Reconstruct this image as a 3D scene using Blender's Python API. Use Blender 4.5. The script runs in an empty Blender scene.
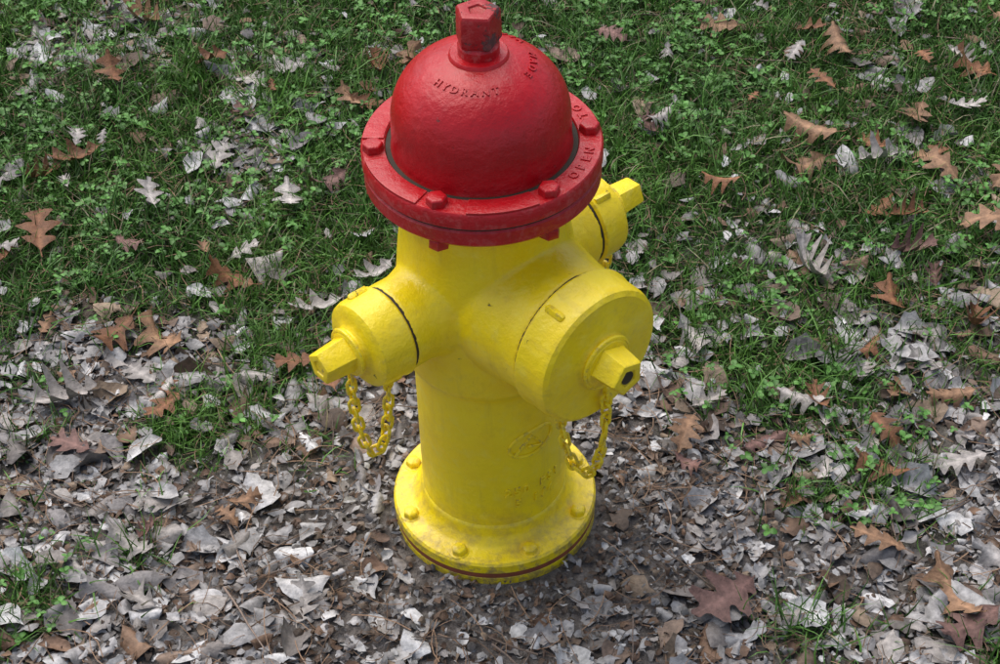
import bpy, math, numpy as np
from mathutils import Vector, Matrix
rng = np.random.default_rng(11)
scene = bpy.context.scene
R = math.radians

# ------------------------------------------------------------------ noise
_lat = np.random.default_rng(5).random((256, 256))
def vnoise(x, y):
    xi = np.floor(x).astype(int); yi = np.floor(y).astype(int)
    fx = x - xi; fy = y - yi
    fx = fx*fx*(3-2*fx); fy = fy*fy*(3-2*fy)
    a = _lat[xi % 256, yi % 256]; b = _lat[(xi+1) % 256, yi % 256]
    c = _lat[xi % 256, (yi+1) % 256]; d = _lat[(xi+1) % 256, (yi+1) % 256]
    return (a*(1-fx)+b*fx)*(1-fy) + (c*(1-fx)+d*fx)*fy
def fbm(x, y, o=4):
    s = 0; a = .5; n = 0
    for i in range(o):
        s = s + a*vnoise(x+17.3*i, y+9.1*i); n += a
        x = x*2.03; y = y*2.03; a *= .5
    return s/n
def sstep(a, b, x):
    t = np.clip((x-a)/(b-a), 0, 1)
    return t*t*(3-2*t)

HX, HY = -0.007, 0.0
def zg(x, y):
    d = np.hypot(x-HX, y-HY)
    h = .05*(fbm(x*1.7+40, y*1.7+40, 3)-.5) + .022*(fbm(x*9+3, y*9+8, 3)-.5)
    far = sstep(3, 12, d)
    h = h + far*.5*(fbm(x*.05+70, y*.05+70, 3)-.5)
    return h*sstep(.12, .5, d) + .002

def grassmask(x, y):
    n = fbm(x*2.6+11, y*2.6+5, 4)
    n2 = fbm(x*8+31, y*8+15, 3)
    left = sstep(.30, .54, y + .10*(x+.4))
    right = .28 + .44*sstep(0, .5, y) + .36*sstep(.5, .9, y)
    w = sstep(.05, .40, x)
    base = left*1.12*(1-w) + right*w
    lower = (1-sstep(-.02, .34, y))*(1-sstep(.25, .5, x))
    base = base*(1-.95*lower) - .22*lower
    def blob(cx, cy, r, a):
        return a*np.exp(-((x-cx)**2+(y-cy)**2)/(r*r))
    base = base + blob(-.70, -.19, .07, .6) + blob(-.49, .165, .065, .95) + blob(-.37, .34, .11, .75)
    base = base + blob(-.74, .12, .04, .5) + blob(.55, .01, .10, .4) + blob(.44, .30, .16, .4) + blob(-.83, .33, .1, .35)
    base = base - blob(.80, .78, .14, .7) - blob(-.42, .86, .09, .6) - blob(-.85, 1.2, .15, .5) - blob(.1, .2, .2, .3) - blob(.55, -.3, .12, .5)
    return np.clip(base + 1.4*(n-.5) + 1.0*(n2-.5), 0, 1)

# ------------------------------------------------------------------ helpers
def link(o, parent=None):
    scene.collection.objects.link(o)
    if parent: o.parent = parent
    return o
def mesh_np(name, V, F4=None, C=None, smooth=True):
    me = bpy.data.meshes.new(name)
    me.vertices.add(len(V)); me.vertices.foreach_set("co", np.asarray(V, dtype=np.float32).ravel())
    L = np.asarray(F4).ravel().astype(np.int32); S = (4*np.arange(len(F4))).astype(np.int32)
    me.loops.add(len(L)); me.loops.foreach_set("vertex_index", L)
    me.polygons.add(len(S)); me.polygons.foreach_set("loop_start", S)
    me.update(calc_edges=True)
    if smooth: me.polygons.foreach_set("use_smooth", np.ones(len(S), dtype=bool))
    if C is not None:
        ca = me.color_attributes.new("Col", 'FLOAT_COLOR', 'POINT')
        cc = np.ones((len(V), 4), dtype=np.float32); cc[:, :3] = C
        ca.data.foreach_set("color", cc.ravel())
    me.validate()
    return me
def lathe(profile, segs=64):
    vs = []; fs = []; rows = []
    for r, z in profile:
        if r < 1e-6:
            rows.append([len(vs)]); vs.append((0, 0, z))
        else:
            rows.append(list(range(len(vs), len(vs)+segs)))
            vs += [(r*math.cos(2*math.pi*i/segs), r*math.sin(2*math.pi*i/segs), z) for i in range(segs)]
    for a, b in zip(rows[:-1], rows[1:]):
        for i in range(segs):
            j = (i+1) % segs
            if len(a) == 1 and len(b) == 1: continue
            if len(a) == 1: fs.append((a[0], b[j], b[i]))
            elif len(b) == 1: fs.append((a[i], a[j], b[0]))
            else: fs.append((a[i], a[j], b[j], b[i]))
    return vs, fs
def join(parts):
    V = []; F = []
    for vs, fs, M in parts:
        o = len(V)
        V += [tuple(M @ Vector(v)) for v in vs]
        F += [tuple(o+i for i in f) for f in fs]
    return V, F
import bmesh
def obj(name, V, F, mat, parent, sharp=32, bevel=None):
    me = bpy.data.meshes.new(name); me.from_pydata(V, [], F); me.validate()
    o = link(bpy.data.objects.new(name, me), parent)
    me.materials.append(mat)
    bm = bmesh.new(); bm.from_mesh(me); bmesh.ops.recalc_face_normals(bm, faces=bm.faces)
    if bevel:
        es = [e for e in bm.edges if len(e.link_faces) == 2 and e.calc_face_angle(0) > R(28)]
        bmesh.ops.bevel(bm, geom=es, offset=bevel, segments=2, affect='EDGES', profile=.6, clamp_overlap=True)
    bm.to_mesh(me); bm.free()
    me.polygons.foreach_set("use_smooth", [True]*len(me.polygons))
    me.set_sharp_from_angle(angle=R(sharp))
    return o
I4 = Matrix.Identity(4)
def tube(points, r, closed=False, res=2):
    cu = bpy.data.curves.new("t", 'CURVE'); cu.dimensions = '3D'; cu.bevel_depth = r; cu.bevel_resolution = res
    sp = cu.splines.new('POLY'); sp.points.add(len(points)-1)
    for i, p in enumerate(points): sp.points[i].co = (*p, 1)
    sp.use_cyclic_u = closed
    cu.use_fill_caps = True
    o = bpy.data.objects.new("t", cu); scene.collection.objects.link(o)
    dg = bpy.context.evaluated_depsgraph_get()
    me = bpy.data.meshes.new_from_object(o.evaluated_get(dg))
    vs = [tuple(v.co) for v in me.vertices]; fs = [tuple(p.vertices) for p in me.polygons]
    bpy.data.objects.remove(o); bpy.data.meshes.remove(me)
    return vs, fs
def glyph(ch, size, ext):
    cu = bpy.data.curves.new("g", 'FONT'); cu.body = ch; cu.size = size; cu.extrude = ext
    cu.align_x = 'CENTER'; cu.align_y = 'CENTER'; cu.offset = size*.012; cu.bevel_depth = ext*.35; cu.resolution_u = 3
    o = bpy.data.objects.new("g", cu); scene.collection.objects.link(o)
    dg = bpy.context.evaluated_depsgraph_get()
    me = bpy.data.meshes.new_from_object(o.evaluated_get(dg))
    vs = [tuple(v.co) for v in me.vertices]; fs = [tuple(p.vertices) for p in me.polygons]
    bpy.data.objects.remove(o); bpy.data.meshes.remove(me)
    return vs, fs

# ------------------------------------------------------------------ materials
class NT:
    def __init__(s, name):
        s.m = bpy.data.materials.new(name); s.m.use_nodes = True
        s.t = s.m.node_tree; s.b = s.t.nodes["Principled BSDF"]; s.out = s.t.nodes["Material Output"]
    def n(s, typ, **kw):
        nd = s.t.nodes.new(typ)
        for k, v in kw.items(): setattr(nd, k, v)
        return nd
    def l(s, a, b): s.t.links.new(a, b)
    def noise(s, vec, scale, detail=4, rough=.55):
        nd = s.n('ShaderNodeTexNoise'); nd.inputs['Scale'].default_value = scale
        nd.inputs['Detail'].default_value = detail; nd.inputs['Roughness'].default_value = rough
        s.l(vec, nd.inputs['Vector']); return nd.outputs['Fac']
    def ramp(s, fac, pts):
        nd = s.n('ShaderNodeValToRGB'); e = nd.color_ramp.elements
        while len(e) < len(pts): e.new(.5)
        for i, (p, c) in enumerate(pts):
            e[i].position = p; e[i].color = (*c, 1)
        s.l(fac, nd.inputs[0]); return nd.outputs[0]
    def mix(s, fac, a, b, mode='MIX'):
        nd = s.n('ShaderNodeMix', data_type='RGBA', blend_type=mode)
        if hasattr(fac, 'links'): s.l(fac, nd.inputs[0])
        else: nd.inputs[0].default_value = fac
        for v, i in ((a, 6), (b, 7)):
            if hasattr(v, 'links'): s.l(v, nd.inputs[i])
            else: nd.inputs[i].default_value = (*v, 1)
        return nd.outputs[2]
    def math(s, op, a, b=0., c=0.):
        nd = s.n('ShaderNodeMath', operation=op)
        for v, i in ((a, 0), (b, 1), (c, 2)):
            if hasattr(v, 'links'): s.l(v, nd.inputs[i])
            else: nd.inputs[i].default_value = v
        return nd.outputs[0]
BL = ((0, 0, 0), (1, 1, 1))
def paint(name, c1, c2, worn, rough, chip_lo=.70, dirt_h=True):
    k = NT(name)
    co = k.n('ShaderNodeTexCoord').outputs['Object']
    geo = k.n('ShaderNodeNewGeometry')
    big = k.noise(co, 9, 5, .6)
    col = k.mix(k.ramp(big, ((.35, BL[0]), (.68, BL[1]))), c1, c2)
    w = k.ramp(k.noise(co, 38, 8, .7), ((.52, BL[0]), (.70, BL[1])))
    col = k.mix(k.math('MULTIPLY', w, .40), col, worn)
    gr = k.ramp(k.noise(co, 16, 9, .75), ((.52, BL[0]), (.78, BL[1])))
    col = k.mix(k.math('MULTIPLY', gr, .30), col, (.32, .19, .03) if dirt_h else (.12, .01, .01))
    # faint vertical weather streaks
    mp = k.n('ShaderNodeMapping'); mp.inputs['Scale'].default_value = (60, 60, 5); k.l(co, mp.inputs['Vector'])
    st = k.ramp(k.noise(mp.outputs[0], 1.0, 4, .6), ((.56, BL[0]), (.74, BL[1])))
    col = k.mix(k.math('MULTIPLY', st, .22), col, (.34, .22, .06) if dirt_h else (.16, .01, .01))
    sp = k.ramp(k.noise(co, 120, 6, .75), ((.67, BL[0]), (.71, BL[1])))
    col = k.mix(k.math('MULTIPLY', sp, .45), col, (.10, .07, .04))
    cn = k.ramp(k.noise(co, 27, 10, .72), ((chip_lo, BL[0]), (chip_lo+.015, BL[1])))
    col = k.mix(k.math('MULTIPLY', cn, .9), col, (.07, .05, .045))
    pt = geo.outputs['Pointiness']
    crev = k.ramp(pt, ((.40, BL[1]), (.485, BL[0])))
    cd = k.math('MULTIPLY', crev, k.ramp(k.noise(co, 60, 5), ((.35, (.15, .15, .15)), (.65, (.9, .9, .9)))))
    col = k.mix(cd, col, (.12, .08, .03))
    edge = k.ramp(pt, ((.53, BL[0]), (.60, BL[1])))
    ed = k.math('MULTIPLY', edge, k.ramp(k.noise(co, 90, 6, .7), ((.50, BL[0]), (.60, (.7, .7, .7)))))
    col = k.mix(ed, col, (.20, .15, .11) if dirt_h else (.55, .12, .11))
    if dirt_h:
        sx = k.n('ShaderNodeSeparateXYZ'); k.l(geo.outputs['Position'], sx.inputs[0])
        h = k.ramp(sx.outputs[2], ((.0, (1, 1, 1)), (.03, (.85, .85, .85)), (.05, (.5, .5, .5)), (.15, BL[0])))
        dn = k.ramp(k.noise(co, 45, 8, .7), ((.45, BL[0]), (.66, BL[1])))
        col = k.mix(k.math('MULTIPLY', h, dn), col, (.30, .20, .09))
    k.l(col, k.b.inputs['Base Color'])
    rr = k.math('MULTIPLY_ADD', k.noise(co, 22, 5), .30, rough-.15)
    k.l(k.math('ADD', rr, k.math('MULTIPLY', cn, .3)), k.b.inputs['Roughness'])
    k.b.inputs['Specular IOR Level'].default_value = .5
    b1 = k.n('ShaderNodeBump'); b1.inputs['Strength'].default_value = .6; b1.inputs['Distance'].default_value = .003
    k.l(k.noise(co, 75, 4), b1.inputs['Height'])
    b2 = k.n('ShaderNodeBump'); b2.inputs['Strength'].default_value = .55; b2.inputs['Distance'].default_value = .0008
    k.l(k.noise(co, 420, 3), b2.inputs['Height']); k.l(b1.outputs[0], b2.inputs['Normal'])
    b3 = k.n('ShaderNodeBump'); b3.invert = True; b3.inputs['Strength'].default_value = .8; b3.inputs['Distance'].default_value = .001
    k.l(cn, b3.inputs['Height']); k.l(b2.outputs[0], b3.inputs['Normal'])
    k.l(b3.outputs[0], k.b.inputs['Normal'])
    return k.m
M_Y = paint("yellow_paint", (.97, .75, .008), (.93, .66, .007), (.95, .80, .12), .34, .665)
M_R = paint("red_paint", (.50, .003, .009), (.39, .003, .007), (.52, .03, .035), .34, .685, False)
M_NUT = paint("red_worn_paint", (.42, .008, .012), (.32, .006, .010), (.48, .06, .06), .42, .535, False)
def plain(name, c, rough):
    k = NT(name); co = k.n('ShaderNodeTexCoord').outputs['Object']
    col = k.mix(k.noise(co, 60, 6), tuple(v*.5 for v in c), tuple(v*1.5 for v in c))
    k.l(col, k.b.inputs['Base Color']); k.b.inputs['Roughness'].default_value = rough; return k.m
M_D = plain("dark_gasket", (.04, .03, .018), .8)
M_RUST = plain("rusty_seam", (.26, .07, .03), .85)

def attr_mat(name, rough, scale, amt, bump=.3, bscale=90):
    k = NT(name); co = k.n('ShaderNodeTexCoord').outputs['Object']
    a = k.n('ShaderNodeAttribute', attribute_name="Col").outputs['Color']
    nz = k.ramp(k.noise(co, scale, 3, .65), ((.3, (1-amt,)*3), (.72, (1+amt*.6,)*3)))
    col = k.mix(1., a, nz, 'MULTIPLY')
    k.l(col, k.b.inputs['Base Color']); k.b.inputs['Roughness'].default_value = rough
    k.b.inputs['Specular IOR Level'].default_value = .3
    if bump:
        b = k.n('ShaderNodeBump'); b.inputs['Strength'].default_value = bump; b.inputs['Distance'].default_value = .002
        k.l(k.noise(co, bscale, 2), b.inputs['Height']); k.l(b.outputs[0], k.b.inputs['Normal'])
    return k.m
M_LEAF = attr_mat("dead_leaf", .6, 85, .42, .7, 190)
M_GRASS = attr_mat("green_blade", .42, 30, .3, 0)
M_TWIG = attr_mat("dry_twig", .8, 200, .4, 0)

# ------------------------------------------------------------------ ground
inner = np.arange(-3.0, 3.0001, .02)
outr = 3.0*1.16**np.arange(1, 30)
xs = np.concatenate([-outr[::-1], inner, outr]); ys = xs + .7
X, Y = np.meshgrid(xs, ys); Z = zg(X, Y)
nx = len(xs); ny = len(ys)
idx = np.arange(nx*ny).reshape(ny, nx)
F = np.stack([idx[:-1, :-1], idx[:-1, 1:], idx[1:, 1:], idx[1:, :-1]], -1).reshape(-1, 4)
g = grassmask(X, Y).ravel()
me = mesh_np("ground", np.stack([X.ravel(), Y.ravel(), Z.ravel()], 1), F, np.stack([g, g, g], 1))
k = NT("soil_and_turf")
pos = k.n('ShaderNodeNewGeometry').outputs['Position']
ga = k.n('ShaderNodeAttribute', attribute_name="Col").outputs['Color']
n1 = k.noise(pos, 70, 5, .78)
soil = k.ramp(n1, ((.3, (.05, .042, .038)), (.5, (.15, .13, .118)), (.75, (.33, .30, .275))))
turf = k.ramp(n1, ((.3, (.012, .018, .007)), (.55, (.038, .060, .018)), (.8, (.11, .12, .05))))
k.l(k.mix(ga, soil, turf), k.b.inputs['Base Color']); k.b.inputs['Roughness'].default_value = .95
b = k.n('ShaderNodeBump'); b.inputs['Strength'].default_value = .9; b.inputs['Distance'].default_value = .012
k.l(n1, b.inputs['Height']); k.l(b.outputs[0], k.b.inputs['Normal'])
me.materials.append(k.m)
link(bpy.data.objects.new("ground", me))

# ------------------------------------------------------------------ scatter
def strip_proto(nu, width, sweep=0, bend=0, fold=0, curl=0, twist=0, jag=0, cols=3, wobble=0, r=rng, side=0):
    u = np.linspace(0, 1, nu)
    w = width(u)
    c = np.linspace(-1, 1, cols)
    V = np.zeros((nu, cols, 3)); E = np.zeros((nu, cols))
    for j, cj in enumerate(c):
        ww = w*(1+jag*r.normal(size=nu)) if abs(cj) > .9 else w
        xx = cj*ww
        yy = u-.5 + sweep*np.abs(xx)
        zz = fold*np.abs(xx) + curl*(xx**2)*4 + bend*((u-.5)**2)*2
        zz = zz + wobble*r.normal(size=nu)*abs(cj)
        a = twist*(u-.5)
        V[:, j] = np.stack([xx*np.cos(a)-zz*np.sin(a) + side*(u-.5)**2, yy, xx*np.sin(a)+zz*np.cos(a)], 1)
        E[:, j] = abs(cj)
    id_ = np.arange(nu*cols).reshape(nu, cols)
    F = np.stack([id_[:-1, :-1], id_[:-1, 1:], id_[1:, 1:], id_[1:, :-1]], -1).reshape(-1, 4)
    V = V.reshape(-1, 3); V[:, 2] -= V[:, 2].mean()
    return V, F, E.ravel()
def rotmats(yaw, pitch, roll):
    cy, sy, cp, sp, cr, sr = np.cos(yaw), np.sin(yaw), np.cos(pitch), np.sin(pitch), np.cos(roll), np.sin(roll)
    n = len(yaw); z = np.zeros(n); o = np.ones(n)
    Rz = np.stack([cy, -sy, z, sy, cy, z, z, z, o], 1).reshape(n, 3, 3)
    Rx = np.stack([o, z, z, z, cp, -sp, z, sp, cp], 1).reshape(n, 3, 3)
    Ry = np.stack([cr, z, sr, z, o, z, -sr, z, cr], 1).reshape(n, 3, 3)
    return Rz @ Rx @ Ry
def scatter(protos, P, scale, Rm, Cn, rib=0., pw=1.):
    n = len(P); which = rng.integers(0, len(protos), n)
    if scale.ndim == 1: scale = np.repeat(scale[:, None], 3, 1)
    VV = []; FF = []; CC = []; off = 0
    for i, (pv, pf, pe) in enumerate(protos):
        s = np.where(which == i)[0]
        if not len(s): continue
        v = pv[None]*scale[s][:, None, :]
        v = np.einsum('nij,nkj->nki', Rm[s], v) + P[s][:, None, :]
        VV.append(v.reshape(-1, 3))
        f = pf[None] + (off + np.arange(len(s))*len(pv))[:, None, None]
        FF.append(f.reshape(-1, 4)); off += len(s)*len(pv)
        c = Cn[s][:, None, :]*(1 + rib*((1-pe)**pw)[None, :, None])
        CC.append(c.reshape(-1, 3))
    return np.concatenate(VV), np.concatenate(FF), np.concatenate(CC)
def build(name, packs, mat):
    V = []; F = []; C = []; o = 0
    for v, f, c in packs:
        V.append(v); F.append(f+o); C.append(c); o += len(v)
    me = mesh_np(name, np.concatenate(V), np.concatenate(F), np.concatenate(C))
    me.materials.append(mat)
    return link(bpy.data.objects.new(name, me))
def positions(n_in, n_out):
    a = np.stack([rng.uniform(-1.5, 1.5, n_in), rng.uniform(-.75, 2.0, n_in)], 1)
    r = 1.5 + 4.0*rng.random(n_out)**1.3; t = rng.uniform(0, 2*np.pi, n_out)
    b_ = np.stack([r*np.cos(t), .65+r*np.sin(t)], 1)
    b_ = b_[(np.abs(b_[:, 0]) > 1.45) | (b_[:, 1] > 1.95) | (b_[:, 1] < -.70)]
    return np.concatenate([a, b_])
def off_hydrant(p, rad): return np.hypot(p[:, 0]-HX, p[:, 1]-HY) > rad
pal_grey = np.array([(.42, .405, .40), (.35, .335, .33), (.50, .485, .48), (.26, .24, .235), (.38, .345, .32), (.22, .195, .18), (.58, .57, .565), (.32, .305, .30)])
pal_brown = np.array([(.22, .135, .09), (.27, .165, .105), (.17, .11, .08), (.26, .185, .14), (.32, .235, .165), (.14, .10, .075)])

lp = []
for i in range(44):
    a = rng.uniform(.22, .38); p1 = rng.uniform(.32, .65); p2 = rng.uniform(.38, .75); cut = rng.random() < .4
    c0 = rng.uniform(.5, .8)
    def wf(u, a=a, p1=p1, p2=p2, cut=cut, c0=c0):
        w = a*(np.clip(u, 0, 1)**p1)*((1-np.clip(u, 0, 1))**p2)*1.9
        if cut: w = np.where(u > c0, w*np.clip(1-(u-c0)*4, .2, 1), w)
        return w+.004
    lp.append(strip_proto(9, wf, sweep=.15, bend=rng.normal()*.18, fold=rng.normal()*.18, curl=rng.normal()*.55,
              twist=rng.normal()*.40, jag=.14, cols=5, wobble=.015, side=rng.normal()*.25))
packs = []
P2 = positions(24500, 5000)
gm = grassmask(P2[:, 0], P2[:, 1])
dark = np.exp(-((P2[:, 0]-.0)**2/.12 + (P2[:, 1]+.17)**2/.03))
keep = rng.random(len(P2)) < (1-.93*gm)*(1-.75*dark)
P2 = P2[keep & off_hydrant(P2, .172)]; gm = grassmask(P2[:, 0], P2[:, 1]); n = len(P2)
sc = np.clip(rng.lognormal(math.log(.028), .52, n), .010, .070)
sc *= 1-.35*np.exp(-((P2[:, 0])**2+(P2[:, 1])**2)/.08)
bigl = (rng.random(n) < .035) & off_hydrant(P2, .26)
sc = np.where(bigl, rng.uniform(.045, .080, n), sc)
z = zg(P2[:, 0], P2[:, 1]) + .002 + rng.random(n)**1.5*.011 + gm*.016 + bigl*.006
br = rng.random(n) < .15+.15*gm
C = np.where(br[:, None], pal_brown[rng.integers(0, 6, n)]*.9, pal_grey[rng.integers(0, 8, n)])*rng.uniform(.62, 1.10, n)[:, None]
Rm = rotmats(rng.uniform(0, 6.28, n), rng.normal(0, .15, n), rng.normal(0, .18, n))
packs.append(scatter(lp, np.column_stack([P2, z]), sc, Rm, C, rib=.18, pw=2.))
fp = []
for i in range(12):
    a = rng.uniform(.2, .55)
    fp.append(strip_proto(4, lambda u, a=a: a*(1-.7*np.abs(u-.5)*2), bend=rng.normal()*.5, fold=rng.normal()*.4, jag=.3, cols=3, wobble=.05))
P2 = positions(90000, 5000); gm = grassmask(P2[:, 0], P2[:, 1])
P2 = P2[(rng.random(len(P2)) < 1-.93*gm) & off_hydrant(P2, .152)]; n = len(P2)
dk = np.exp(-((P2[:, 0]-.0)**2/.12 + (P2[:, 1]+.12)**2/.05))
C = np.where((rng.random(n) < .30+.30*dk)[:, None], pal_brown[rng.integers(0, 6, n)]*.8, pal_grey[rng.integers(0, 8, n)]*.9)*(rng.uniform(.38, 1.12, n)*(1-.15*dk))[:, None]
z = zg(P2[:, 0], P2[:, 1]) + .001 + rng.random(n)*.011
S = rng.uniform(.005, .018, n); S = np.column_stack([S*rng.uniform(.4, 1, n), S, S])
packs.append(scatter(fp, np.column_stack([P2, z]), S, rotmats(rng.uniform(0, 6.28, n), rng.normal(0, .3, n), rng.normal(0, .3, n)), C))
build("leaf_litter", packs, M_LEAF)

# oak leaves
op = []
for i in range(18):
    nl = rng.integers(3, 5); ph = rng.uniform(0, .6); a = rng.uniform(.22, .31)
    def ow(u, nl=nl, ph=ph, a=a):
        env = np.sin(np.pi*np.clip((u-.14)/.86, 0, 1)**.8)**.65
        lob = .5+.5*np.cos(2*np.pi*(nl*(u-.14)/.86+ph+.5))
        w = a*env*(.34+.80*lob)
        return np.where(u < .15, .009, np.maximum(w, .012))
    op.append(strip_proto(46, ow, sweep=.48, bend=rng.normal()*.32, fold=rng.uniform(-.1, .45), curl=rng.normal()*.8,
              twist=rng.normal()*.5, jag=.05, cols=9, wobble=.006, side=rng.normal()*.3))
OK = [(.33, -.185, .140, 2.3, 0), (.65, -.19, .13, .4, 2), (.56, -.08, .10, 1.2, 2), (-.77, .82, .11, 1.9, 1), (-.80, .60, .13, .2, 1),
      (-.45, .485, .10, 1.3, 1), (-.63, .36, .11, 2.6, 1), (-.55, .355, .12, 1.0, 2), (-.68, .225, .13, 1.9, 3), (.58, .89, .13, .9, 2),
      (.535, .535, .12, .4, 3), (.585, .06, .10, 1.1, 1), (.66, .44, .10, .1, 1), (.87, .62, .13, 1.4, 2), (.29, .14, .10, 2.8, 2),
      (-.325, .285, .08, 1.7, 1), (-.72, 1.30, .12, 1.0, 2), (.67, 1.18, .12, .2, 2), (-.66, .11, .08, 1.2, 0), (.71, .08, .10, 1.8, 3),
      (.79, .40, .10, 2.9, 1), (-.37, .68, .09, .2, 3), (-.30, .42, .10, 1.8, 3), (.74, -.12, .12, 1.0, 3), (-.62, .70, .09, .3, 3),
      (.80, .80, .13, .7, 2), (.93, .78, .11, 2.2, 2), (.70, .82, .10, 1.9, 3), (.56, .80, .09, 1.9, 2), (-.74, 1.06, .09, .4, 1),
      (-.53, -.10, .10, 1.0, 3), (-.27, .24, .07, .3, 1), (.30, .93, .09, 2.5, 3), (.44, 1.25, .10, 1.1, 2), (-.83, .26, .09, 1.4, 1), (.66, -.24, .11, 2.0, 0),
      (.62, 1.05, .09, .5, 1), (.78, .95, .10, 2.6, 2), (.40, .74, .08, 1.4, 1), (.92, 1.10, .10, .9, 1), (-.55, 1.10, .08, 2.2, 1), (-.28, .98, .07, .7, 2),
      (.50, .20, .08, .2, 1), (.72, .22, .09, 1.6, 2), (.60, .33, .08, 2.4, 1), (-.88, .45, .09, 2.1, 2)]
tones = np.array([(.18, .10, .085), (.22, .10, .050), (.27, .155, .09), (.38, .345, .32)])
A = np.array(OK)
m = 300
Q = positions(int(m*.75), int(m*.7)); Q = Q[off_hydrant(Q, .30)]; q = len(Q)
P2 = np.concatenate([A[:, :2], Q]); n = len(P2)
sc = np.concatenate([A[:, 2], rng.uniform(.04, .095, q)]); yaw = np.concatenate([A[:, 3], rng.uniform(0, 6.28, q)])
tn = np.concatenate([A[:, 4].astype(int), rng.choice(4, q, p=[.20, .24, .22, .34])])
gm = grassmask(P2[:, 0], P2[:, 1])
z = zg(P2[:, 0], P2[:, 1]) + .015 + rng.random(n)*.006 + gm*.022 + np.where(np.arange(n) < len(A), .007, 0)
C = tones[tn]*rng.uniform(.7, 1.1, n)[:, None]
Rm = rotmats(yaw, rng.normal(0, .14, n), rng.normal(0, .16, n))
build("oak_leaves", [scatter(op, np.column_stack([P2, z]), sc, Rm, C, rib=.6, pw=4.)], M_LEAF)

# pine needles and twigs
npz = [strip_proto(5, lambda u: .010*np.ones_like(u), bend=rng.normal()*.12, cols=2, side=rng.normal()*.5) for _ in range(6)]
P2 = positions(9500, 1000); P2 = P2[off_hydrant(P2, .2)]; n = len(P2)
C = np.array([(.22, .14, .09)])*rng.uniform(.4, 1.5, n)[:, None]
gm = grassmask(P2[:, 0], P2[:, 1])
z = zg(P2[:, 0], P2[:, 1]) + .008 + rng.random(n)*.010 + gm*.008
pk = [scatter(npz, np.column_stack([P2, z]), np.column_stack([rng.uniform(.04, .09, n)]*2+[rng.uniform(.04, .09, n)]), rotmats(rng.uniform(0, 6.28, n), rng.normal(0, .08, n), rng.normal(0, .4, n)), C)]
def twigproto():
    nn = 6; V = []; F = []
    off = np.cumsum(rng.normal(0, .012, (nn, 2)), 0)
    for i in range(nn):
        rr = .016*(1-.6*i/nn)
        for j in range(4): V.append((off[i, 0]+rr*math.cos(j*math.pi/2), i/(nn-1)-.5, off[i, 1]+rr*math.sin(j*math.pi/2)))
    for i in range(nn-1):
        for j in range(4): F.append((i*4+j, i*4+(j+1) % 4, i*4+4+(j+1) % 4, i*4+4+j))
    return np.array(V), np.array(F), np.ones(len(V))
tp = [twigproto() for _ in range(6)]
P2 = positions(420, 130); P2 = P2[off_hydrant(P2, .24)]; n = len(P2)
C = np.array([(.20, .15, .12)])*rng.uniform(.5, 1.6, n)[:, None]
z = zg(P2[:, 0], P2[:, 1]) + .014 + rng.random(n)*.010
pk.append(scatter(tp, np.column_stack([P2, z]), rng.uniform(.04, .14, n), rotmats(rng.uniform(0, 6.28, n), rng.normal(0, .1, n), np.zeros(n)), C))
build("pine_needles_and_twigs", pk, M_TWIG)

def blade(bend):
    nu = 4; u = np.linspace(0, 1, nu); V = []
    for ui in u:
        a = bend*ui
        y = (1-math.cos(a))/bend
        zz = math.sin(a)/bend
        w = .5*(1-ui**1.8)+.03
        V += [(-w, y, zz), (w, y, zz)]
    F = [(2*i, 2*i+1, 2*i+3, 2*i+2) for i in range(nu-1)]
    return np.array(V), np.array(F), np.ones(len(V))
bp = [blade(b_) for b_ in (.3, .7, 1.0, 1.4, 1.8, 2.2)]
def grass(P2, lmin, lmax, wid, tilt=.35):
    n = len(P2)
    tone = fbm(P2[:, 0]*5, P2[:, 1]*5, 2)
    base = np.array([(.055, .140, .026)])*(1-tone[:, None]) + np.array([(.12, .25, .045)])*tone[:, None]
    C = base*rng.uniform(.40, 1.5, n)[:, None]
    dry = rng.random(n) < .06
    C[dry] = np.array([.30, .26, .16])*rng.uniform(.6, 1.2, dry.sum())[:, None]
    L = rng.uniform(lmin, lmax, n)
    S = np.column_stack([rng.uniform(.7, 1.3, n)*wid, L, L])
    z = zg(P2[:, 0], P2[:, 1]) + .001
    return scatter(bp, np.column_stack([P2, z]), S, rotmats(rng.uniform(0, 6.28, n), rng.normal(0, tilt, n), rng.normal(0, tilt, n)), C)
P2 = positions(190000, 36000); gm = grassmask(P2[:, 0], P2[:, 1])
P2 = P2[(rng.random(len(P2)) < np.clip(gm*1.35-.12, 0, 1)**1.2) & off_hydrant(P2, .17)]
gp = [grass(P2, .024, .070, .0027, .48)]
T = positions(850, 250); gt = grassmask(T[:, 0], T[:, 1]); T = T[gt > .30]
T = np.concatenate([T, [(-.37, .34), (-.33, .36), (-.41, .33), (-.36, .30), (-.49, .165), (-.46, .18), (-.52, .15), (-.68, -.18), (-.39, .38), (.40, .52), (.36, .40)]])
TT = np.repeat(T, 36, 0) + rng.normal(0, .020, (len(T)*36, 2))
gp.append(grass(TT[off_hydrant(TT, .17)], .045, .115, .0027, .62))
build("grass", gp, M_GRASS)

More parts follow.
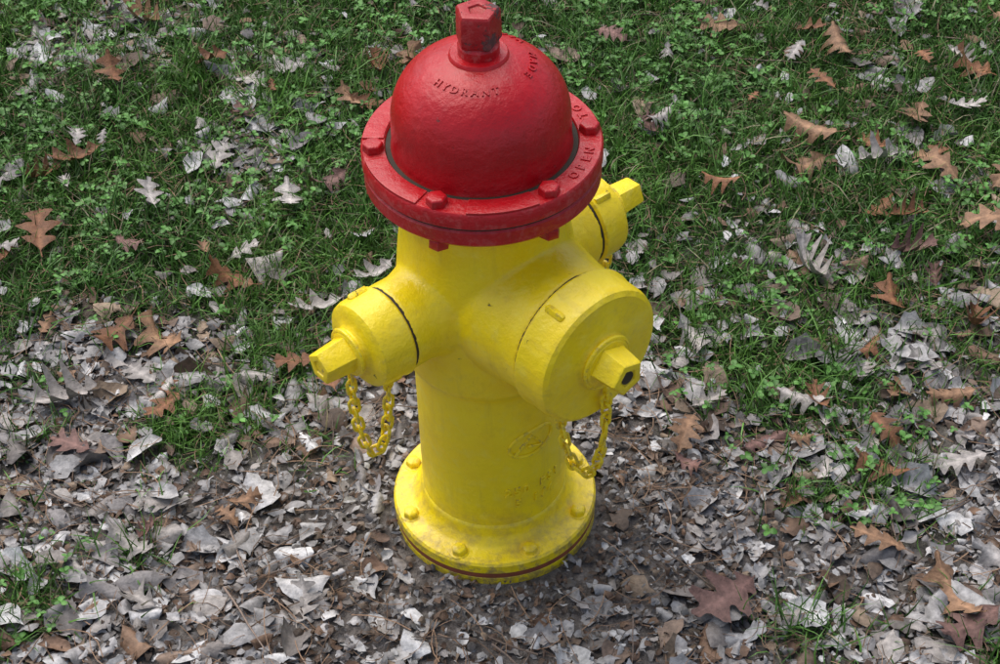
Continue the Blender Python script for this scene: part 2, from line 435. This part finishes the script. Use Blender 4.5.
cl = []
for i in range(8):
    cl.append(strip_proto(4, lambda u: .42*np.sin(np.pi*np.clip(u*.86+.07, 0, 1))**.6, bend=rng.normal()*.3, fold=rng.uniform(.1, .5), cols=3))
P2 = positions(19000, 4000); gm = grassmask(P2[:, 0], P2[:, 1]); cn = fbm(P2[:, 0]*4.5+50, P2[:, 1]*4.5+20, 3)
dens = np.clip((cn-.50)*7, .03, 1)*np.clip(gm*1.4-.05, 0, 1)
P2 = P2[(rng.random(len(P2)) < dens) & off_hydrant(P2, .18)]; n = len(P2)
h = rng.uniform(.010, .040, n); yaw0 = rng.uniform(0, 6.28, n); s0 = rng.uniform(.006, .013, n)
Pl = []; Y_ = []; S_ = []; C_ = []
for kx in range(3):
    yy = yaw0 + kx*2.094 + rng.normal(0, .15, n)
    Pl.append(np.column_stack([P2[:, 0]-np.sin(yy)*s0*.52, P2[:, 1]+np.cos(yy)*s0*.52, zg(P2[:, 0], P2[:, 1])+h])); Y_.append(yy); S_.append(s0)
    C_.append(np.array([(.080, .200, .038)])*rng.uniform(.6, 1.4, n)[:, None])
Pl = np.concatenate(Pl); Y_ = np.concatenate(Y_); S_ = np.concatenate(S_); C_ = np.concatenate(C_)
build("clover", [scatter(cl, Pl, S_, rotmats(Y_, rng.normal(.05, .22, len(Y_)), rng.normal(0, .2, len(Y_))), C_, rib=.25)], M_GRASS)

# ------------------------------------------------------------------ hydrant
hyd = link(bpy.data.objects.new("fire_hydrant", None))
hyd.location = (HX, HY, 0); hyd.rotation_euler = (0, R(-1.3), 0)
B = .045
NZ = .420+B
AZ_P, AZ_L, AZ_R = -49, 220, 40
def axisM(az, z=NZ):
    d = Vector((math.cos(R(az)), math.sin(R(az)), 0)); up = Vector((0, 0, 1)); s = up.cross(d)
    M = Matrix((s, up, d)).transposed().to_4x4()
    return Matrix.Translation((0, 0, z)) @ M
parts = []
v, f = lathe([(0, .03), (.105, .03), (.105, .325), (.110, .336), (.118, .346), (.1205, .38), (.121, .47), (.115, .53), (.108, .575), (.107, .635), (0, .635)], 72)
parts.append((v, f, I4))
v, f = lathe([(0, 0), (.076, 0), (.073, .09), (.064, .117), (.0605, .128), (.0605, .163), (0, .163)], 48)
parts += [(v, f, axisM(AZ_L))]
v, f = lathe([(0, 0), (.076, 0), (.073, .09), (.064, .117), (.0605, .128), (.0605, .156), (0, .156)], 48)
parts += [(v, f, axisM(AZ_R))]
v, f = lathe([(0, 0), (.106, 0), (.104, .085), (.098, .125), (.096, .140), (.096, .165), (0, .165)], 56)
parts.append((v, f, axisM(AZ_P)))
V, Fc = join(parts)
body = obj("cast_body", V, Fc, M_Y, hyd)
m_ = body.modifiers.new("r", 'REMESH'); m_.mode = 'VOXEL'; m_.voxel_size = .0030; m_.use_smooth_shade = True
m_ = body.modifiers.new("s", 'SMOOTH'); m_.factor = .5; m_.iterations = 11
v, f = lathe([(0, .024), (.147, .024), (.150, .027), (.150, .041), (.147, .045), (.124, .046), (.117, .050), (.111, .058), (.1085, .064), (.1085, .074), (.1065, .078), (.1045, .080), (0, .080)], 96)
obj("base_flange", v, f, M_Y, hyd)
v, f = lathe([(0, -.03), (.146, -.03), (.149, -.027), (.149, .015), (.147, .018), (0, .018)], 96)
obj("ground_flange", v, f, M_Y, hyd)
v, f = lathe([(0, .016), (.1488, .016), (.1492, .021), (.1488, .026), (0, .026)], 96)
obj("flange_seam", v, f, M_RUST, hyd)
def hexa(r, h, n=6, taper=1., dome=.0):
    return lathe([(0, 0), (r, 0), (r*taper, h-.0015), (r*taper-.002, h), (0, h+dome)], n)
prt = []
for i in range(8):
    a = R(-90+22.5+45*i)
    v, f = hexa(.0120, .010, 6, .92, .002)
    prt.append((v, f, Matrix.Translation((.1325*math.cos(a), .1325*math.sin(a), .0445)) @ Matrix.Rotation(i*1.3, 4, 'Z')))
    v, f = lathe([(0, 0), (.0150, 0), (.0150, .002), (0, .002)], 20)
    prt.append((v, f, Matrix.Translation((.1325*math.cos(a), .1325*math.sin(a), .0442))))
V, Fc = join(prt); obj("base_bolts", V, Fc, M_Y, hyd, bevel=.0008)
def cap(name, az, r, L0, L1, bossr, Lb, nutr, Ln, gr, rot):
    v, f = lathe([(0, L0-.010), (gr, L0-.010), (gr, L0+.004), (0, L0+.004)], 64)
    obj(name+"_gasket", v, f, M_D, hyd).matrix_local = axisM(az)
    w = L1-L0
    v, f = lathe([(0, L0), (r-.003, L0), (r, L0+.003), (r, L0+.006), (r-.002, L0+.010), (r-.0025, L1-.012), (r-.005, L1-.004), (r-.011, L1),
                  (bossr+.012, L1+.001), (bossr+.005, L1+.003), (bossr+.001, L1+.007), (bossr, Lb-.002), (bossr-.003, Lb), (0, Lb)], 80)
    obj(name, v, f, M_Y, hyd).matrix_local = axisM(az)
    v, f = lathe([(0, Lb-.002), (nutr*1.10, Lb-.002), (nutr*1.04, Lb+.004), (nutr*.93, Ln-.003), (nutr*.87, Ln), (nutr*.50, Ln), (nutr*.46, Ln-.003), (0, Ln-.003)], 5)
    obj(name+"_nut", v, f, M_Y, hyd, bevel=.0012).matrix_local = axisM(az) @ Matrix.Rotation(R(rot), 4, 'Z')
    v, f = lathe([(0, Ln-.006), (nutr*.34, Ln-.006), (nutr*.34, Ln-.0022), (0, Ln-.0022)], 20)
    obj(name+"_nut_recess", v, f, M_D if name == "pumper_cap" else M_Y, hyd).matrix_local = axisM(az)
    v, f = tube([((bossr+.001)*math.cos(t), (bossr+.001)*math.sin(t), Lb-.004) for t in np.linspace(0, 2*math.pi, 40, endpoint=False)], .0032, True)
    obj(name+"_chain_ring", v, f, M_Y, hyd).matrix_local = axisM(az)
    prt = []
    for la in (-60, 120):
        v, f = lathe([(0, 0), (.006, 0), (.006, w*.5), (.004, w*.55), (0, w*.55)], 4)
        prt.append((v, f, Matrix.Rotation(R(la), 4, 'Z') @ Matrix.Translation((r-.002, 0, L0+w*.15))))
    V, Fc = join(prt); obj(name+"_lugs", V, Fc, M_Y, hyd, bevel=.001).matrix_local = axisM(az)
cap("hose_cap", AZ_L, .063, .165, .216, .030, .233, .0250, .275, .0590, 20)
cap("hose_cap_rear", AZ_R, .063, .158, .206, .030, .224, .0235, .268, .0590, 50)
cap("pumper_cap", AZ_P, .101, .167, .221, .036, .235, .0285, .271, .0945, 36)
v, f = lathe([(0, .633), (.108, .633), (.147, .635), (.150, .639), (.150, .657), (.147, .660), (0, .660)], 112)
obj("upper_barrel_flange", v, f, M_R, hyd)
v, f = lathe([(0, .656), (.1475, .656), (.1475, .666), (0, .666)], 96)
obj("bonnet_gasket", v, f, M_D, hyd)
BT = .686
prof = [(0, .6625), (.149, .6625), (.1515, .665), (.1515, BT-.003), (.149, BT), (.122, BT+.0005), (.1205, BT-.003), (.115, BT-.004), (.1135, BT), (.1125, BT+.004)]
prof += [(.1120, BT+.034)]
Z0 = BT+.036
DH = .093
def dome(t): return .1120*math.cos(R(t))**.82, Z0+DH*math.sin(R(t))**.97
for t in np.linspace(2, 71, 18): prof.append(dome(t))
ztop = prof[-1][1]
prof += [(.037, ztop+.002), (.0355, ztop+.006), (.0345, ztop+.007), (.023, ztop+.007), (0, ztop+.007)]
v, f = lathe(prof, 112); obj("bonnet", v, f, M_R, hyd, sharp=40)
# dark ring set in the groove at the foot of the dome
v, f = lathe([(.1132, BT-.0035), (.1212, BT-.0035), (.1200, BT-.0018), (.1140, BT-.0018), (.1132, BT-.0035)], 96)
obj("dome_foot_groove", v, f, M_D, hyd)
v, f = lathe([(0, ztop), (.0255, ztop), (.0255, ztop+.018), (.022, ztop+.023), (0, ztop+.023)], 28); obj("nut_stem", v, f, M_R, hyd)
v, f = lathe([(0, 0), (.025, 0), (.0295, .004), (.0285, .042), (.0260, .046), (.012, .046), (.011, .043), (0, .043)], 5)
o = obj("operating_nut", v, f, M_NUT, hyd, bevel=.0015); o.location = (0, 0, ztop+.020); o.rotation_euler = (0, 0, R(12))
prt = []
for a in (187, 247, 307, 7, 67, 127):
    ar = R(a); x, y = .1355*math.cos(ar), .1355*math.sin(ar)
    v, f = hexa(.0140, .012, 6, .93, .001); prt.append((v, f, Matrix.Translation((x, y, BT-.001)) @ Matrix.Rotation(ar, 4, 'Z')))
    v, f = hexa(.0140, .014, 6, .93); prt.append((v, f, Matrix.Translation((x, y, .621)) @ Matrix.Rotation(ar+.3, 4, 'Z')))
V, Fc = join(prt); obj("bonnet_bolts", V, Fc, M_R, hyd, bevel=.0008)
def arcplate(a0, a1, r0, r1, z0, z1):
    n = 24; V = []; F = []
    for i in range(n+1):
        a = R(a0+(a1-a0)*i/n)
        for r_, z_ in ((r0, z0), (r1, z0), (r1, z1), (r0, z1)): V.append((r_*math.cos(a), r_*math.sin(a), z_))
    for i in range(n):
        for j in range(4): F.append((4*i+j, 4*i+(j+1) % 4, 4*i+4+(j+1) % 4, 4*i+4+j))
    F.append((0, 1, 2, 3)); F.append((4*n, 4*n+3, 4*n+2, 4*n+1)); return V, F
prt = [(*arcplate(196, 238, .1225, .1495, BT-.002, BT+.0026), I4), (*arcplate(263, 298, .1225, .1495, BT-.002, BT+.0026), I4), (*arcplate(136, 178, .1225, .1495, BT-.002, BT+.0026), I4)]
V, Fc = join(prt); obj("flange_pads", V, Fc, M_R, hyd, bevel=.0008)
prt = []
def dome_letter(ch, az, t, size, flip=False):
    if ch == ' ': return
    r_, z_ = dome(t); r2, z2 = dome(t+1); dr, dz = r2-r_, z2-z_
    a = R(az); up = Vector((dr*math.cos(a), dr*math.sin(a), dz)).normalized()
    side = Vector((-math.sin(a), math.cos(a), 0))
    if flip: up = -up; side = -side
    nrm = side.cross(up)
    M = Matrix((side, up, nrm)).transposed().to_4x4(); M.translation = Vector((r_*math.cos(a), r_*math.sin(a), z_)) + nrm*.0002
    v, f = glyph(ch, size, .0009); prt.append((v, f, M))
for i, ch in enumerate("HYDRANT"): dome_letter(ch, 222+i*11, 59, .013)
for i, ch in enumerate("MADE"): dome_letter(ch, 10-i*12, 59, .013, True)
for i, ch in enumerate("IN USA"): dome_letter(ch, 100-i*12, 59, .013, True)
def flat_letter(ch, az, rad, size):
    a = R(az); up = Vector((-math.cos(a), -math.sin(a), 0)); side = Vector((-math.sin(a), math.cos(a), 0))
    M = Matrix((side, up, Vector((0, 0, 1)))).transposed().to_4x4(); M.translation = Vector((rad*math.cos(a), rad*math.sin(a), BT+.0003))
    v, f = glyph(ch, size, .0012); prt.append((v, f, M))
for i, ch in enumerate("OPEN"): flat_letter(ch, 326+i*7.5, .136, .016)
for i, ch in enumerate("TO"): flat_letter(ch, 20+i*7.5, .136, .016)
V, Fc = join(prt); obj("bonnet_lettering", V, Fc, M_R, hyd)
def on_barrel(az0, z0, s, t, r_=.1058, ang=0.):
    s2 = s*math.cos(ang)-t*math.sin(ang); t2 = s*math.sin(ang)+t*math.cos(ang)
    a = R(az0)+s2/r_; return (r_*math.cos(a), r_*math.sin(a), z0+t2)
prt = []
v, f = tube([on_barrel(-57, .235, .036*math.cos(t), .023*math.sin(t), ang=.15) for t in np.linspace(0, 2*math.pi, 48, endpoint=False)], .0026, True); prt.append((v, f, I4))
v, f = tube([on_barrel(-57, .235, .026*s-.004, t, ang=.15) for s, t in ((-1, -.012), (0.1, .014), (.7, -.014), (-.2, -.004))], .0030); prt.append((v, f, I4))
def barrel_letter(ch, az, z_, size):
    if ch == ' ': return
    a = R(az); nrm = Vector((math.cos(a), math.sin(a), 0)); up = Vector((0, 0, 1)); side = up.cross(nrm)
    M = Matrix((side, up, nrm)).transposed().to_4x4(); M.translation = nrm*.1058+Vector((0, 0, z_))
    v, f = glyph(ch, size, .0013); prt.append((v, f, M))
for i, ch in enumerate("250 PSI"): barrel_letter(ch, -78+i*7.5, .145, .020)
for i, ch in enumerate("5 1/4"): barrel_letter(ch, -70+i*7.5, .120, .020)
V, Fc = join(prt); obj("barrel_lettering", V, Fc, M_Y, hyd)
pts = []
for t in np.linspace(0, 2*math.pi, 20, endpoint=False):
    c_, s_ = math.cos(t), math.sin(t); pts.append((.0066*c_, .0066*s_ + (.0056 if s_ > 0 else -.0056), 0))
lv, lf = tube(pts, .0024, True)
def chain(name, P0, P1, P2, P3, pitch=.0178):
    P = [Vector(p) for p in (P0, P1, P2, P3)]
    ts = np.linspace(0, 1, 400)
    cur = [P[0]*(1-t)**3 + P[1]*3*t*(1-t)**2 + P[2]*3*t*t*(1-t) + P[3]*t**3 for t in ts]
    out = []; acc = 0; last = cur[0]; k_ = 0
    for a_, b_ in zip(cur[:-1], cur[1:]):
        acc += (b_-a_).length
        if acc >= pitch:
            acc -= pitch
            y_ = (b_-last).normalized(); mid = (b_+last)/2
            s = y_.cross(Vector((.3, .9, .15))).normalized(); n_ = s.cross(y_)
            M = Matrix((s, y_, n_)).transposed().to_4x4()
            M = M @ Matrix.Rotation(R(45+90*(k_ % 2)+rng.normal()*12), 4, 'Y'); M.translation = mid
            out.append((lv, lf, M)); last = b_; k_ += 1
    V, F = join(out); obj(name, V, F, M_Y, hyd)
def rad(az, L, z_, lat=0):
    a = R(az); return (L*math.cos(a)-lat*math.sin(a), L*math.sin(a)+lat*math.cos(a), z_)
chain("pumper_chain", rad(AZ_P, .231, NZ-.040), rad(AZ_P, .235, .21, .008), rad(AZ_P, .170, .16, -.014), rad(AZ_P, .158, NZ-.095, -.016))
chain("hose_chain", rad(AZ_L, .229, NZ-.034), rad(AZ_L, .235, .25, .0), rad(AZ_L, .185, .19, .01), rad(AZ_L, .178, NZ-.060, .01))
chain("hose_chain_rear", rad(AZ_R, .218, NZ-.034), rad(AZ_R, .225, .23, .0), rad(AZ_R, .145, .15, .01), rad(AZ_R, .142, NZ-.054, .01))

# ------------------------------------------------------------------ camera & light
cd = bpy.data.cameras.new("camera"); cam = link(bpy.data.objects.new("camera", cd))
cd.sensor_width = 36; cd.lens = 64.8; cd.clip_end = 1000; cd.clip_start = .05
cam.location = (0, -1.81, 2.03); cam.rotation_euler = (R(90-42.7), 0, 0)
scene.camera = cam
w = bpy.data.worlds.new("World"); scene.world = w; w.use_nodes = True
nt = w.node_tree; sky = nt.nodes.new('ShaderNodeTexSky'); sky.sky_type = 'NISHITA'; sky.sun_disc = False
EL, SAZ = 62, 320
sky.sun_elevation = R(EL); sky.sun_rotation = R(SAZ); sky.dust_density = 3
hs = nt.nodes.new('ShaderNodeHueSaturation'); hs.inputs['Saturation'].default_value = .75; hs.inputs['Value'].default_value = 1.1
bg = nt.nodes['Background']; bg.inputs[1].default_value = .15
nt.links.new(sky.outputs[0], hs.inputs['Color']); nt.links.new(hs.outputs[0], bg.inputs[0])
sd = bpy.data.lights.new("sun", 'SUN'); sd.energy = 2.6; sd.angle = R(70); sd.color = (1, .96, .91)
so = link(bpy.data.objects.new("sun", sd))
d = Vector((math.sin(R(SAZ))*math.cos(R(EL)), math.cos(R(SAZ))*math.cos(R(EL)), math.sin(R(EL))))
so.rotation_euler = d.to_track_quat('Z', 'Y').to_euler(); so.location = d*10
scene.view_settings.view_transform = 'Standard'; scene.view_settings.look = 'None'; scene.view_settings.exposure = 0
